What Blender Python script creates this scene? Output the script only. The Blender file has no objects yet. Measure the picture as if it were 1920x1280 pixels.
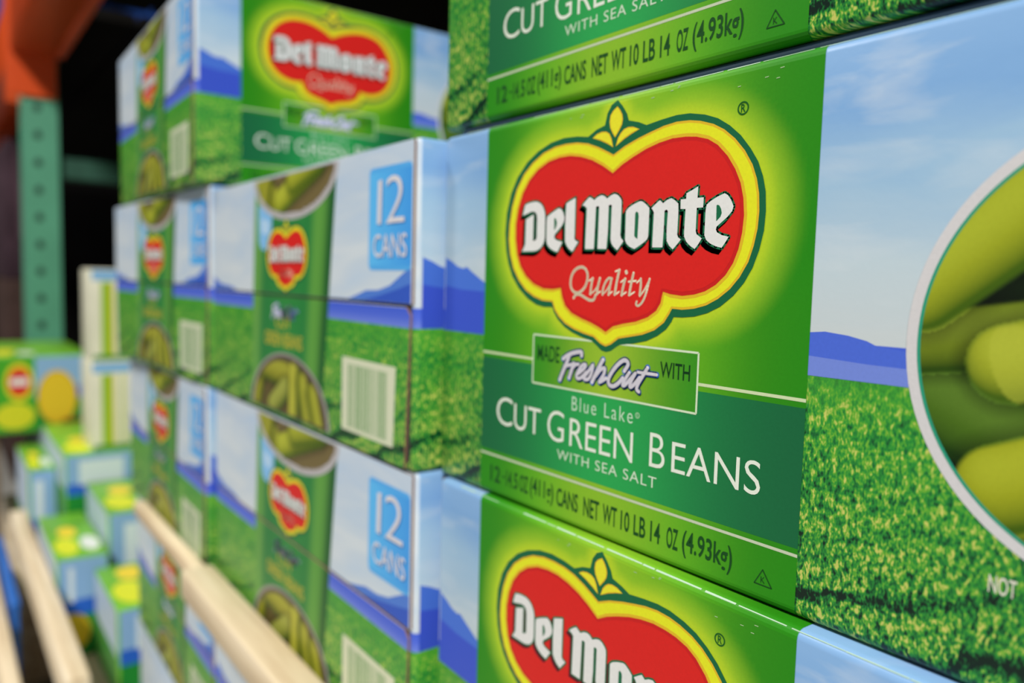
import bpy, bmesh, math, random, json
import numpy as np
from mathutils import Vector, Matrix
from mathutils.geometry import tessellate_polygon

# ---------------------------------------------------------------- camera, world, light, exposure
scene = bpy.context.scene
COL = scene.collection
cam_data = bpy.data.cameras.new('camera'); cam = bpy.data.objects.new('camera', cam_data); COL.objects.link(cam)
YAW, PITCH, ROLL = 0.9209, -0.0790, 0.0261
_fw = Vector((-math.sin(YAW)*math.cos(PITCH), math.cos(YAW)*math.cos(PITCH), math.sin(PITCH)))
_r0 = Vector((math.cos(YAW), math.sin(YAW), 0)); _u0 = _r0.cross(_fw)
_rt = _r0*math.cos(ROLL) + _u0*math.sin(ROLL); _up = -_r0*math.sin(ROLL) + _u0*math.cos(ROLL)
_m = Matrix((_rt, _up, -_fw)).transposed().to_4x4(); _m.translation = (0.2204, -0.1375, 0.0663)
cam.matrix_world = _m
cam_data.sensor_width = 36.0; cam_data.lens = 1438.2/1920*36.0
cam_data.clip_start = 0.01; cam_data.clip_end = 60
cam_data.dof.use_dof = True; cam_data.dof.focus_distance = 0.162; cam_data.dof.aperture_fstop = 9.2
scene.camera = cam

w = bpy.data.worlds.new('warehouse_air'); scene.world = w; w.use_nodes = True
w.node_tree.nodes['Background'].inputs['Color'].default_value = (0.93, 0.97, 1.0, 1)
w.node_tree.nodes['Background'].inputs['Strength'].default_value = 0.22

def area(name, loc, target, size, power, col=(1, 0.97, 0.92)):
    d = bpy.data.lights.new(name, 'AREA'); d.shape = 'DISK'; d.size = size; d.energy = power; d.color = col
    o = bpy.data.objects.new(name, d); COL.objects.link(o); o.location = loc
    o.rotation_euler = (Vector(target)-Vector(loc)).to_track_quat('-Z', 'Y').to_euler()
    return o
area('aisle_high_bay_lamp', (2.6, -2.0, 3.0), (0, 0, 0), 0.6, 228)
area('aisle_high_bay_lamp_far', (-2.6, -1.9, 3.4), (-1.0, 0, 0), 0.6, 90)

scene.view_settings.view_transform = 'Standard'; scene.view_settings.look = 'None'
scene.view_settings.gamma = 1.0; scene.view_settings.use_curve_mapping = False
scene.view_settings.exposure = 0.0

# ---------------------------------------------------------------- helpers
def lin(c):
    return tuple(((x/255)/12.92 if x/255 <= 0.04045 else ((x/255+0.055)/1.055)**2.4) for x in c)
def nt(name):
    m = bpy.data.materials.new(name); m.use_nodes = True
    return m, m.node_tree.nodes, m.node_tree.links, m.node_tree.nodes['Principled BSDF']
def fine_bump(n, l, b, scale=900, strength=0.06, dist=0.0004, coord='Object'):
    tc = n.new('ShaderNodeTexCoord'); no = n.new('ShaderNodeTexNoise'); no.inputs['Scale'].default_value = scale
    bu = n.new('ShaderNodeBump'); bu.inputs['Strength'].default_value = strength; bu.inputs['Distance'].default_value = dist
    l.new(tc.outputs[coord], no.inputs['Vector']); l.new(no.outputs['Fac'], bu.inputs['Height']); l.new(bu.outputs['Normal'], b.inputs['Normal'])
def plain(name, rgb, rough=0.5, metal=0.0, var=0.12, scale=40, spec=0.4):
    m, n, l, b = nt(name); b.inputs['Roughness'].default_value = rough; b.inputs['Metallic'].default_value = metal
    b.inputs['Specular IOR Level'].default_value = spec
    tc = n.new('ShaderNodeTexCoord'); no = n.new('ShaderNodeTexNoise'); no.inputs['Scale'].default_value = scale; no.inputs['Detail'].default_value = 4
    cr = n.new('ShaderNodeValToRGB'); c = lin(rgb)
    cr.color_ramp.elements[0].color = (*[x*(1-var) for x in c], 1); cr.color_ramp.elements[1].color = (*[min(1, x*(1+var)) for x in c], 1)
    cr.color_ramp.elements[0].position = 0.3; cr.color_ramp.elements[1].position = 0.7
    l.new(tc.outputs['Object'], no.inputs['Vector']); l.new(no.outputs['Fac'], cr.inputs['Fac']); l.new(cr.outputs['Color'], b.inputs['Base Color'])
    return m
def ink_material():
    m, n, l, b = nt('printed_ink'); b.inputs['Roughness'].default_value = 0.42; b.inputs['Specular IOR Level'].default_value = 0.22
    at = n.new('ShaderNodeAttribute'); at.attribute_name = 'ink'
    tc = n.new('ShaderNodeTexCoord'); no = n.new('ShaderNodeTexNoise'); no.inputs['Scale'].default_value = 1500
    mr = n.new('ShaderNodeMapRange'); mr.inputs['To Min'].default_value = 0.93; mr.inputs['To Max'].default_value = 1.07
    mx = n.new('ShaderNodeMix'); mx.data_type = 'RGBA'; mx.blend_type = 'MULTIPLY'; mx.inputs['Factor'].default_value = 1
    l.new(tc.outputs['Object'], no.inputs['Vector']); l.new(no.outputs['Fac'], mr.inputs['Value'])
    l.new(at.outputs['Color'], mx.inputs['A']); l.new(mr.outputs['Result'], mx.inputs['B']); l.new(mx.outputs['Result'], b.inputs['Base Color'])
    fine_bump(n, l, b, 1100, 0.05, 0.0002)
    return m
INK = ink_material()
KRAFT = plain('kraft_edge', (138, 104, 80), 0.85)
SEAMSHADE = plain('seam_shade_board', (58, 50, 46), 0.9)  # dark colour stands in for the shadow between the end flaps

def math_node(n, l, op, a, b=None, c=None, clamp=False):
    x = n.new('ShaderNodeMath'); x.operation = op; x.use_clamp = clamp
    for i, v in enumerate((a, b, c)):
        if v is None: continue
        if isinstance(v, (int, float)): x.inputs[i].default_value = v
        else: l.new(v, x.inputs[i])
    return x.outputs[0]
def ramp(n, l, fac, stops, interp='LINEAR'):
    cr = n.new('ShaderNodeValToRGB'); e = cr.color_ramp.elements; cr.color_ramp.interpolation = interp
    while len(e) < len(stops): e.new(0.5)
    for i, (p, c) in enumerate(stops): e[i].position = p; e[i].color = (*lin(c), 1)
    l.new(fac, cr.inputs['Fac']); return cr.outputs['Color']
def mixc(n, l, fac, a, b):
    x = n.new('ShaderNodeMix'); x.data_type = 'RGBA'
    l.new(fac, x.inputs['Factor']) if not isinstance(fac, (int, float)) else None
    for k, v in (('A', a), ('B', b)):
        if isinstance(v, tuple): x.inputs[k].default_value = (*lin(v), 1)
        else: l.new(v, x.inputs[k])
    return x.outputs['Result']

def landscape_material():
    """printed carton board: sky over a blue ridge over a crop field, laid out by height on the carton"""
    m, n, l, b = nt('printed_landscape_board'); b.inputs['Roughness'].default_value = 0.36; b.inputs['Specular IOR Level'].default_value = 0.38
    tc = n.new('ShaderNodeTexCoord'); sp = n.new('ShaderNodeSeparateXYZ'); l.new(tc.outputs['Object'], sp.inputs[0])
    x, y, z = sp.outputs
    a = math_node(n, l, 'SUBTRACT', x, y)
    def vec(sa, sz, w=0.0):
        cb = n.new('ShaderNodeCombineXYZ'); l.new(math_node(n, l, 'MULTIPLY', a, sa), cb.inputs[0]); l.new(math_node(n, l, 'MULTIPLY', z, sz), cb.inputs[1]); cb.inputs[2].default_value = w
        return cb.outputs[0]
    def noise(v, detail=3, dist=0.0):
        t = n.new('ShaderNodeTexNoise'); t.inputs['Scale'].default_value = 1; t.inputs['Detail'].default_value = detail; t.inputs['Distortion'].default_value = dist
        l.new(v, t.inputs['Vector']); return t.outputs['Fac']
    # sky
    cl = noise(vec(18, 60), 5, 0.6)
    f = math_node(n, l, 'MULTIPLY_ADD', cl, 0.42, math_node(n, l, 'MULTIPLY_ADD', z, 15.6, -1.02))
    sky = ramp(n, l, f, [(0.0, (196, 205, 208)), (0.28, (186, 203, 212)), (0.55, (150, 184, 212)), (0.80, (120, 163, 210)), (1.0, (134, 174, 218))])
    cl2 = noise(vec(30, 110, 3.0), 4, 0.4)
    sky = mixc(n, l, math_node(n, l, 'MULTIPLY', math_node(n, l, 'SUBTRACT', cl2, 0.52, clamp=True), 2.2, clamp=True), sky, (206, 214, 220))
    # ends of the box carry a paler, cloudier sky
    inner = math_node(n, l, 'LESS_THAN', x, 0.0012)
    pale = ramp(n, l, cl, [(0.35, (212, 220, 226)), (0.55, (198, 211, 224)), (0.72, (184, 205, 228))])
    sky = mixc(n, l, math_node(n, l, 'MULTIPLY', inner, 0.85), sky, pale)
    # field
    near = math_node(n, l, 'MULTIPLY_ADD', z, -21.0, 1.02, clamp=True)
    n1 = noise(vec(950, 480), 2, 0.5); n2 = noise(vec(2300, 1100, 5.0), 1); n3 = noise(vec(60, 120, 9.0), 3)
    g = math_node(n, l, 'ADD', math_node(n, l, 'MULTIPLY', n1, 0.62), math_node(n, l, 'MULTIPLY', n2, 0.38))
    k = math_node(n, l, 'MULTIPLY_ADD', near, 1.9, 1.5)
    g = math_node(n, l, 'MULTIPLY_ADD', math_node(n, l, 'SUBTRACT', g, 0.5), k, 0.5)
    g = math_node(n, l, 'ADD', g, math_node(n, l, 'MULTIPLY', math_node(n, l, 'SUBTRACT', n3, 0.5), 0.45))
    # furrows in the near part of the field
    row = math_node(n, l, 'ADD', math_node(n, l, 'MULTIPLY', z, 520.0), math_node(n, l, 'ADD', math_node(n, l, 'MULTIPLY', a, -165.0), math_node(n, l, 'MULTIPLY', n3, 5.5)))
    row = math_node(n, l, 'POWER', math_node(n, l, 'MULTIPLY_ADD', math_node(n, l, 'SINE', row), 0.5, 0.5), 7.0)
    row = math_node(n, l, 'MULTIPLY', row, math_node(n, l, 'MULTIPLY_ADD', z, -50.0, 1.25, clamp=True))
    g = math_node(n, l, 'SUBTRACT', g, math_node(n, l, 'MULTIPLY', row, 0.6))
    field = ramp(n, l, g, [(0.05, (6, 34, 22)), (0.26, (22, 104, 48)), (0.46, (44, 148, 52)), (0.62, (104, 174, 48)), (0.82, (206, 206, 104))])
    field = mixc(n, l, math_node(n, l, 'MULTIPLY_ADD', z, 55.0, -2.25, clamp=True), field, (72, 158, 44))
    # ridge
    ridge = ramp(n, l, math_node(n, l, 'MULTIPLY_ADD', z, 115.0, -5.63), [(0.0, (112, 134, 220)), (0.45, (78, 104, 214)), (1.0, (56, 88, 206))])
    c = mixc(n, l, math_node(n, l, 'GREATER_THAN', z, 0.0493), field, ridge)
    c = mixc(n, l, math_node(n, l, 'GREATER_THAN', z, 0.0562), c, sky)
    l.new(c, b.inputs['Base Color'])
    fine_bump(n, l, b, 800, 0.06, 0.0003)
    return m
LAND = landscape_material()

def empty(name, loc, rz, label, cat, group=None):
    o = bpy.data.objects.new(name, None); COL.objects.link(o); o.empty_display_size = 0.02
    o.location = loc; o.rotation_euler = (0, 0, rz); o['label'] = label; o['category'] = cat
    if group: o['group'] = group
    return o
def link(name, me, mats, parent=None, label=None):
    if not isinstance(mats, (list, tuple)): mats = [mats]
    if not me.materials:
        for m in mats: me.materials.append(m)
    o = bpy.data.objects.new(name, me); COL.objects.link(o)
    if parent: o.parent = parent
    if label: o['label'] = label
    return o
def copy_tree(o, parent=None):
    c = o.copy(); COL.objects.link(c); c.parent = parent
    for ch in list(o.children): copy_tree(ch, c)
    return c
def rbox_mesh(name, x0, x1, y0, y1, z0, z1, r=0.002, seg=3):
    bm = bmesh.new(); bmesh.ops.create_cube(bm, size=1)
    for v in bm.verts: v.co = ((x0+x1)/2+v.co.x*(x1-x0), (y0+y1)/2+v.co.y*(y1-y0), (z0+z1)/2+v.co.z*(z1-z0))
    if r: bmesh.ops.bevel(bm, geom=bm.edges[:], offset=r, segments=seg, profile=0.5, affect='EDGES')
    me = bpy.data.meshes.new(name); bm.to_mesh(me); bm.free()
    if r:
        for p in me.polygons: p.use_smooth = True
        try: me.set_sharp_from_angle(angle=0.6)
        except Exception: pass
    return me

class Print:
    """flat ink on one face of a carton; coordinates in millimetres on that face"""
    def __init__(s, fmap): s.f = fmap; s.v = []; s.p = []; s.c = []
    def tri(s, pts, off, col):
        i = len(s.v); s.v += [s.f(a, b, off) for a, b in pts]; s.p.append(tuple(range(i, i+len(pts)))); s.c.append([(*col, 1)]*len(pts))
    def poly(s, pts, off, rgb):
        col = lin(rgb) if max(rgb) > 1.001 else rgb
        for t in tessellate_polygon([[Vector((a, b, 0)) for a, b in pts]]):
            q = [pts[i] for i in t]
            if (q[1][0]-q[0][0])*(q[2][1]-q[0][1])-(q[1][1]-q[0][1])*(q[2][0]-q[0][0]) < 0: q = q[::-1]
            s.tri(q, off, col)
    def quad(s, q, off, rgb):
        ar = sum(q[i][0]*q[(i+1) % 4][1]-q[(i+1) % 4][0]*q[i][1] for i in range(4))
        s.tri(q if ar > 0 else q[::-1], off, lin(rgb))
    def disc(s, c, r, off, rgb, k=10, ry=None):
        ry = ry or r
        s.tri([(c[0]+r*math.cos(6.2832*i/k), c[1]+ry*math.sin(6.2832*i/k)) for i in range(k)], off, lin(rgb))
    def ring(s, c, r0, r1, off, rgb, k=28, ay=1.0):
        for i in range(k):
            t, u = 6.2832*i/k, 6.2832*(i+1)/k
            s.quad([(c[0]+r0*math.cos(t), c[1]+ay*r0*math.sin(t)), (c[0]+r1*math.cos(t), c[1]+ay*r1*math.sin(t)), (c[0]+r1*math.cos(u), c[1]+ay*r1*math.sin(u)), (c[0]+r0*math.cos(u), c[1]+ay*r0*math.sin(u))], off, rgb)
    def line(s, a, b, wd, off, rgb):
        d = math.hypot(b[0]-a[0], b[1]-a[1])
        if d < 1e-6: return
        nx, ny = -(b[1]-a[1])/d*wd/2, (b[0]-a[0])/d*wd/2
        s.quad([(a[0]+nx, a[1]+ny), (a[0]-nx, a[1]-ny), (b[0]-nx, b[1]-ny), (b[0]+nx, b[1]+ny)], off, rgb)
    def stroke(s, pts, wd, off, rgb, shift=(0, 0)):
        pts = [(a+shift[0], b+shift[1]) for a, b in smooth(pts)]
        for a, b in zip(pts, pts[1:]): s.line(a, b, wd, off, rgb)
        for p in pts: s.disc(p, wd/2, off, rgb, 8)
    def fat(s, pts, r, off, rgb):
        s.poly(pts, off, rgb)
        for a, b in zip(pts, pts[1:]+pts[:1]): s.line(a, b, 2*r, off, rgb)
        for p in pts: s.disc(p, r, off, rgb, 8)
    def sweep(s, pts, d, off, rgb):
        s.poly([(a+d[0], b+d[1]) for a, b in pts], off, rgb)
        for a, b in zip(pts, pts[1:]+pts[:1]):
            q = [a, b, (b[0]+d[0], b[1]+d[1]), (a[0]+d[0], a[1]+d[1])]
            if abs(sum(q[i][0]*q[(i+1) % 4][1]-q[(i+1) % 4][0]*q[i][1] for i in range(4))) > 1e-5: s.quad(q, off, rgb)
    def grid(s, us, vs, off, fn):
        i0 = len(s.v); nu, nv = len(us), len(vs)
        s.v += [s.f(u, v, off) for v in vs for u in us]
        cols = [[(*fn(u, v), 1) for u in us] for v in vs]
        for j in range(nv-1):
            for i in range(nu-1):
                k = i0+j*nu+i; s.p.append((k, k+1, k+nu+1, k+nu)); s.c.append([cols[j][i], cols[j][i+1], cols[j+1][i+1], cols[j+1][i]])
    def text(s, string, bb, off, rgb, weight=0.0, spacing=1.0):
        tris = text_tris(string, weight, spacing)
        xs = [p[0] for t in tris for p in t]; ys = [p[1] for t in tris for p in t]
        x0, x1, y0, y1 = min(xs), max(xs), min(ys), max(ys)
        for t in tris:
            q = [(bb[0]+(p[0]-x0)/(x1-x0)*(bb[1]-bb[0]), bb[2]+(p[1]-y0)/(y1-y0)*(bb[3]-bb[2])) for p in t]
            if (q[1][0]-q[0][0])*(q[2][1]-q[0][1])-(q[1][1]-q[0][1])*(q[2][0]-q[0][0]) < 0: q = q[::-1]
            s.tri(q, off, lin(rgb))
    def mesh(s, name, me=None):
        me = bpy.data.meshes.new(name); me.from_pydata(s.v, [], s.p)
        at = me.color_attributes.new('ink', 'FLOAT_COLOR', 'CORNER')
        at.data.foreach_set('color', np.array([c for f in s.c for c in f], dtype=np.float32).ravel())
        me.materials.append(INK); return me
_tc = {}
def text_tris(string, weight, spacing):
    key = (string, weight, spacing)
    if key not in _tc:
        cu = bpy.data.curves.new('lettering', 'FONT'); cu.body = string; cu.offset = weight; cu.space_character = spacing; cu.resolution_u = 4
        o = bpy.data.objects.new('lettering', cu); COL.objects.link(o)
        dg = bpy.context.evaluated_depsgraph_get(); me = bpy.data.meshes.new_from_object(o.evaluated_get(dg))
        me.calc_loop_triangles()
        _tc[key] = [[tuple(me.vertices[i].co[:2]) for i in t.vertices] for t in me.loop_triangles]
        bpy.data.objects.remove(o); bpy.data.curves.remove(cu); bpy.data.meshes.remove(me)
    return _tc[key]
def smooth(p, k=5):
    if len(p) < 3: return list(p)
    q = [p[0]]+list(p)+[p[-1]]; out = []
    for i in range(1, len(q)-2):
        a, b, c, d = q[i-1], q[i], q[i+1], q[i+2]
        for j in range(k):
            t = j/k
            out.append(tuple(0.5*(2*b[m]+(c[m]-a[m])*t+(2*a[m]-5*b[m]+4*c[m]-d[m])*t*t+(3*b[m]-a[m]-3*c[m]+d[m])*t**3) for m in (0, 1)))
    return out+[tuple(p[-1])]
def grow(pts, r):
    """offset a closed outline by r (mm) along its vertex normals; negative shrinks"""
    ar = sum(a[0]*b[1]-b[0]*a[1] for a, b in zip(pts, pts[1:]+pts[:1])); sg = 1 if ar > 0 else -1; out = []
    for i, p in enumerate(pts):
        a, b = pts[i-1], pts[(i+1) % len(pts)]
        d1 = (p[0]-a[0], p[1]-a[1]); d2 = (b[0]-p[0], b[1]-p[1]); l1 = math.hypot(*d1) or 1; l2 = math.hypot(*d2) or 1
        nx, ny = d1[1]/l1+d2[1]/l2, -d1[0]/l1-d2[0]/l2; ln = math.hypot(nx, ny) or 1
        out.append((p[0]+sg*r*nx/ln, p[1]+sg*r*ny/ln))
    return out
# outlines of the printed artwork, in millimetres on the long side of the carton
T = {'green_outer':[[70.03,104.02],[65.8,104.68],[60.56,104.97],[55.15,104.38],[49.56,102.68],[44.75,100.18],[40.34,96.29],[37.39,91.83],[35.5,86.23],[34.98,80.5],[35.64,75.34],[36.88,71.48],[38.97,67.64],[42.27,64.2],[46.49,61.37],[50.54,59.78],[53.96,59.25],[57.73,59.35],[58.44,58.0],[60.18,56.12],[62.99,54.27],[66.16,52.95],[70.09,51.95],[73.89,51.27],[76.0,50.14],[77.67,49.04],[79.44,48.75],[81.22,49.19],[82.72,50.15],[84.21,50.98],[89.0,51.75],[93.25,52.72],[96.63,54.18],[99.24,55.9],[100.79,57.77],[101.38,58.91],[103.95,58.95],[107.38,59.33],[110.97,60.29],[114.4,61.88],[117.67,64.34],[120.26,67.17],[122.22,70.37],[123.58,73.96],[124.49,77.94],[124.71,81.91],[124.42,85.89],[123.61,89.04],[122.22,92.27],[120.21,95.16],[117.61,98.17],[114.7,100.6],[111.47,102.59],[107.88,103.92],[103.57,104.86],[99.78,105.06],[95.23,104.71],[90.48,104.14],[87.97,105.17],[84.53,106.09],[83.85,107.85],[82.26,109.93],[80.45,111.65],[78.44,110.82],[76.99,108.91],[76.2,106.07],[73.22,105.41]],
 'yellow_outer':[[79.69,98.39],[77.47,99.44],[74.24,100.91],[70.11,102.35],[65.88,103.1],[61.53,103.3],[57.05,103.09],[51.98,101.98],[47.25,99.74],[43.39,96.94],[40.18,92.88],[38.09,87.99],[37.03,82.97],[36.79,78.52],[37.63,74.03],[39.4,69.88],[42.17,66.42],[45.58,63.65],[49.46,61.9],[53.4,60.93],[57.66,60.79],[58.69,58.61],[60.61,56.74],[63.4,55.0],[66.99,53.76],[70.89,52.87],[74.67,52.29],[77.18,50.8],[79.21,50.18],[81.14,50.84],[83.74,52.53],[87.46,53.24],[91.76,54.08],[95.54,55.39],[98.49,57.38],[100.03,59.5],[100.82,60.8],[103.86,60.68],[107.28,61.09],[110.58,61.96],[113.73,63.51],[116.75,65.71],[119.1,68.3],[121.08,71.5],[122.21,74.88],[122.95,78.44],[123.15,82.0],[122.89,85.57],[122.17,88.73],[120.94,91.74],[118.88,94.86],[116.26,97.67],[113.33,99.97],[110.37,101.54],[106.75,102.72],[103.66,103.32],[99.87,103.54],[95.98,103.16],[91.97,102.32],[87.82,101.34],[83.52,100.06],[81.33,99.1]],
 'red':[[79.7,93.83],[76.08,95.97],[71.97,97.88],[67.77,99.17],[63.45,99.93],[59.01,99.96],[54.46,99.34],[49.79,97.55],[45.99,94.87],[43.12,91.41],[41.26,87.18],[40.31,82.84],[40.39,78.42],[41.32,73.99],[43.02,70.52],[45.7,67.72],[49.29,65.6],[53.72,64.35],[57.96,64.27],[61.14,64.7],[61.89,62.3],[63.16,59.99],[65.91,58.07],[69.85,56.83],[73.66,55.9],[76.57,54.96],[79.18,53.85],[81.67,55.45],[85.06,56.31],[89.45,57.11],[93.3,58.38],[95.97,60.06],[97.23,61.91],[97.89,64.64],[100.11,64.15],[103.68,63.85],[107.1,64.26],[110.1,65.07],[112.97,66.57],[115.44,68.72],[117.26,71.29],[118.47,74.27],[119.2,77.67],[119.47,81.3],[119.09,84.94],[118.2,88.18],[116.64,91.27],[114.51,94.23],[111.8,96.85],[109.08,98.45],[105.72,99.41],[102.61,99.81],[98.78,99.92],[94.84,99.43],[90.79,98.51],[86.6,97.09],[83.01,95.64]],
 'leaves':[[[80.49,110.11],[81.47,109.16],[82.29,107.85],[82.53,106.77],[82.32,105.49],[81.54,104.28],[80.02,102.56],[79.11,103.68],[78.16,105.15],[77.84,106.66],[78.1,108.23],[79.01,109.28]],[[71.81,103.43],[73.39,104.31],[75.16,104.62],[76.74,104.47],[77.94,103.84],[78.78,102.53],[79.47,100.24],[77.49,101.28],[74.68,102.51]],[[80.33,100.33],[81.08,102.36],[81.96,103.43],[83.04,104.21],[84.49,104.53],[86.14,104.36],[88.25,103.49],[85.86,102.78],[83.17,101.76]]],
 'letters':[[[44.59,88.14],[46.88,88.64],[49.44,88.75],[51.1,88.33],[52.32,87.48],[53.19,86.26],[53.67,84.86],[53.75,83.01],[53.76,78.4],[53.38,77.11],[52.41,75.92],[51.11,75.2],[49.62,74.85],[43.62,74.84],[44.36,75.79],[45.0,76.92],[45.09,83.97],[48.55,85.18],[48.53,77.69],[49.64,77.85],[50.21,78.5],[50.17,83.92],[49.9,85.24],[48.97,85.94],[47.45,86.03],[45.48,85.51],[43.57,85.15]],[[54.65,84.25],[57.03,85.41],[59.51,86.35],[60.64,85.93],[61.38,84.99],[61.9,83.71],[61.76,82.65],[60.86,81.43],[58.16,79.36],[57.86,78.65],[58.08,78.09],[59.09,77.61],[61.34,77.1],[60.43,75.86],[59.38,74.43],[57.52,74.91],[55.92,75.67],[54.86,76.71],[54.51,78.01],[54.42,82.98]],[[62.49,87.42],[66.18,88.68],[66.18,77.87],[66.73,77.33],[67.75,76.99],[66.68,75.74],[65.54,74.44],[64.16,75.17],[63.17,76.08],[62.43,77.26],[62.31,82.62]],[[68.92,86.48],[70.24,87.61],[71.69,88.51],[73.44,87.56],[74.79,88.34],[76.04,88.61],[77.08,88.38],[78.14,87.63],[79.55,88.36],[80.76,88.62],[81.76,88.31],[82.67,87.63],[83.25,86.9],[83.33,85.36],[83.26,78.29],[83.58,77.51],[84.42,76.79],[83.4,75.66],[82.37,74.56],[81.11,75.39],[80.29,76.19],[79.86,77.3],[79.91,85.8],[79.45,86.03],[78.79,85.87],[78.79,79.37],[78.45,74.94],[75.23,75.06],[75.34,85.69],[74.8,86.01],[74.11,85.76],[73.96,79.54],[73.83,75.02],[70.5,75.07],[70.69,85.64],[69.82,86.26]],[[84.9,84.05],[85.81,84.91],[87.45,85.64],[89.49,86.22],[90.21,86.14],[91.36,85.47],[92.62,84.43],[92.63,82.44],[92.58,77.7],[92.22,76.97],[91.05,76.18],[88.24,74.77],[86.74,75.29],[85.53,76.08],[84.95,77.01],[84.94,79.16]],[[93.28,84.32],[94.57,85.24],[95.86,86.06],[96.88,85.26],[98.14,85.99],[99.41,86.26],[100.51,85.67],[101.5,84.88],[101.62,82.71],[101.53,77.87],[101.82,77.22],[102.68,76.71],[101.59,75.6],[100.39,74.49],[99.27,75.33],[98.45,76.49],[98.32,78.79],[98.46,83.36],[98.05,83.75],[97.42,83.5],[97.41,79.65],[97.23,75.0],[94.01,75.06],[94.12,83.27],[93.75,83.88]],[[103.75,87.05],[105.35,87.64],[107.06,88.36],[106.95,85.79],[108.72,85.83],[108.66,83.61],[106.88,83.6],[106.87,78.49],[107.11,77.77],[108.65,76.78],[107.83,75.63],[106.8,74.46],[105.44,75.2],[104.26,76.19],[103.58,77.41],[103.57,79.41],[103.7,83.55],[102.19,83.64],[102.17,85.8],[103.72,85.78]],[[109.6,84.14],[110.62,84.85],[112.48,85.72],[114.32,86.3],[115.18,85.83],[116.06,84.79],[116.78,83.39],[116.48,82.36],[115.35,81.22],[112.57,79.21],[112.42,78.6],[112.74,77.98],[114.09,77.32],[115.88,76.93],[115.2,75.92],[114.16,74.6],[112.53,74.98],[110.96,75.63],[109.85,76.44],[109.34,77.47],[109.35,79.96],[109.38,82.91]]],
 'counters':[[[57.95,83.82],[58.48,83.34],[58.86,82.42],[58.63,81.34],[57.78,80.29],[57.63,83.56]],[[88.48,83.85],[89.12,83.44],[89.27,82.61],[89.14,77.2],[88.61,77.44],[88.03,77.91],[88.09,83.42]],[[112.58,83.95],[113.06,83.77],[113.58,82.98],[113.78,82.06],[113.49,81.31],[112.41,80.37],[112.31,83.82]]],
 'quality':[[0.7,[[67.75,70.1],[66.46,69.29],[65.52,67.95],[65.19,66.45],[65.37,65.12],[66.16,64.1],[67.41,63.54],[68.72,63.65],[70.2,64.49],[71.22,65.68],[71.75,67.14],[71.72,68.59],[71.02,69.75],[69.92,70.28],[68.94,70.33],[67.75,70.1]]],[0.66,[[66.59,62.18],[67.43,63.02],[68.96,63.14],[70.73,62.53],[72.48,61.87],[73.75,61.77],[74.57,62.16],[75.04,63.18]]],[0.36,[[72.44,66.79],[73.68,67.46]]],[0.66,[[73.78,67.46],[73.34,65.73],[73.04,63.41]]],[0.37,[[73.04,63.41],[74.67,64.32],[75.84,65.78]]],[0.66,[[76.48,67.5],[75.86,65.49],[75.55,63.48]]],[0.36,[[75.55,63.48],[76.85,64.16]]],[0.59,[[80.82,67.49],[79.62,67.54],[78.47,66.39],[77.74,64.82],[77.61,63.4]]],[0.36,[[77.61,63.4],[78.97,64.43],[80.1,65.86]]],[0.64,[[80.72,67.48],[80.22,65.58],[79.83,63.46]]],[0.35,[[79.83,63.46],[81.09,64.2]]],[0.39,[[82.0,69.31],[83.25,69.66]]],[0.66,[[83.35,69.66],[82.62,66.89],[82.01,63.53]]],[0.35,[[82.02,63.39],[83.53,64.27]]],[0.34,[[83.99,66.63],[85.39,67.48]]],[0.66,[[85.48,67.48],[84.83,65.41],[84.45,63.46]]],[0.35,[[84.45,63.4],[85.94,64.2]]],[0.8,[[85.7,69.24],[85.82,69.02]]],[0.62,[[88.23,68.94],[87.61,66.56],[87.02,63.54]]],[0.34,[[87.03,63.41],[88.76,64.34]]],[0.41,[[86.66,66.81],[89.17,67.06]]],[0.34,[[89.47,66.59],[90.7,67.55]]],[0.61,[[90.7,67.55],[90.78,66.08],[90.55,63.65]]],[0.4,[[90.56,63.38],[92.11,65.04],[93.59,67.46]]],[0.53,[[93.58,67.59],[92.53,63.98],[91.54,62.07],[90.32,61.08],[89.47,61.32],[89.62,62.0]]]],
 'fresh':[[0.87,[[63.06,45.48],[64.77,46.56],[67.21,47.45],[70.1,47.96],[70.39,47.0]]],[0.93,[[65.52,46.55],[64.38,44.27],[62.98,41.77],[61.93,39.63]]],[0.74,[[63.66,43.53],[66.14,44.12],[67.6,44.6]]],[0.88,[[67.35,44.57],[66.69,43.01],[65.69,40.57]]],[0.72,[[66.69,43.01],[68.1,44.32],[69.3,44.61]]],[0.75,[[69.42,42.16],[71.28,43.51],[72.18,44.58],[71.22,44.72],[69.84,43.52],[68.71,41.75],[69.0,40.8],[70.44,41.13],[72.5,42.83]]],[0.75,[[71.39,41.24],[73.2,43.07],[74.86,44.94],[74.39,42.72],[73.3,41.14],[71.89,40.81]]],[0.91,[[78.54,46.66],[76.86,44.11],[74.73,40.5]]],[0.79,[[76.03,42.26],[77.77,44.05],[79.32,44.53],[78.96,42.91],[77.48,40.84],[79.89,42.08]]],[0.86,[[86.28,44.67],[87.45,46.32],[86.99,47.19],[85.72,47.21],[83.66,45.77],[81.8,43.71],[80.79,41.87],[81.08,40.65],[82.41,40.34],[84.11,41.18],[85.74,42.76]]],[0.76,[[87.97,44.4],[86.6,42.56],[85.83,41.08],[86.67,41.19],[88.66,43.11],[90.03,44.47]]],[0.75,[[90.03,44.47],[88.7,42.35],[88.36,40.94],[89.38,41.37],[91.51,43.59]]],[0.77,[[93.97,46.25],[92.3,43.83],[90.99,41.87],[90.65,40.62],[91.39,40.12]]],[0.59,[[90.83,44.86],[93.45,44.86],[96.97,44.89]]]],
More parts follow.
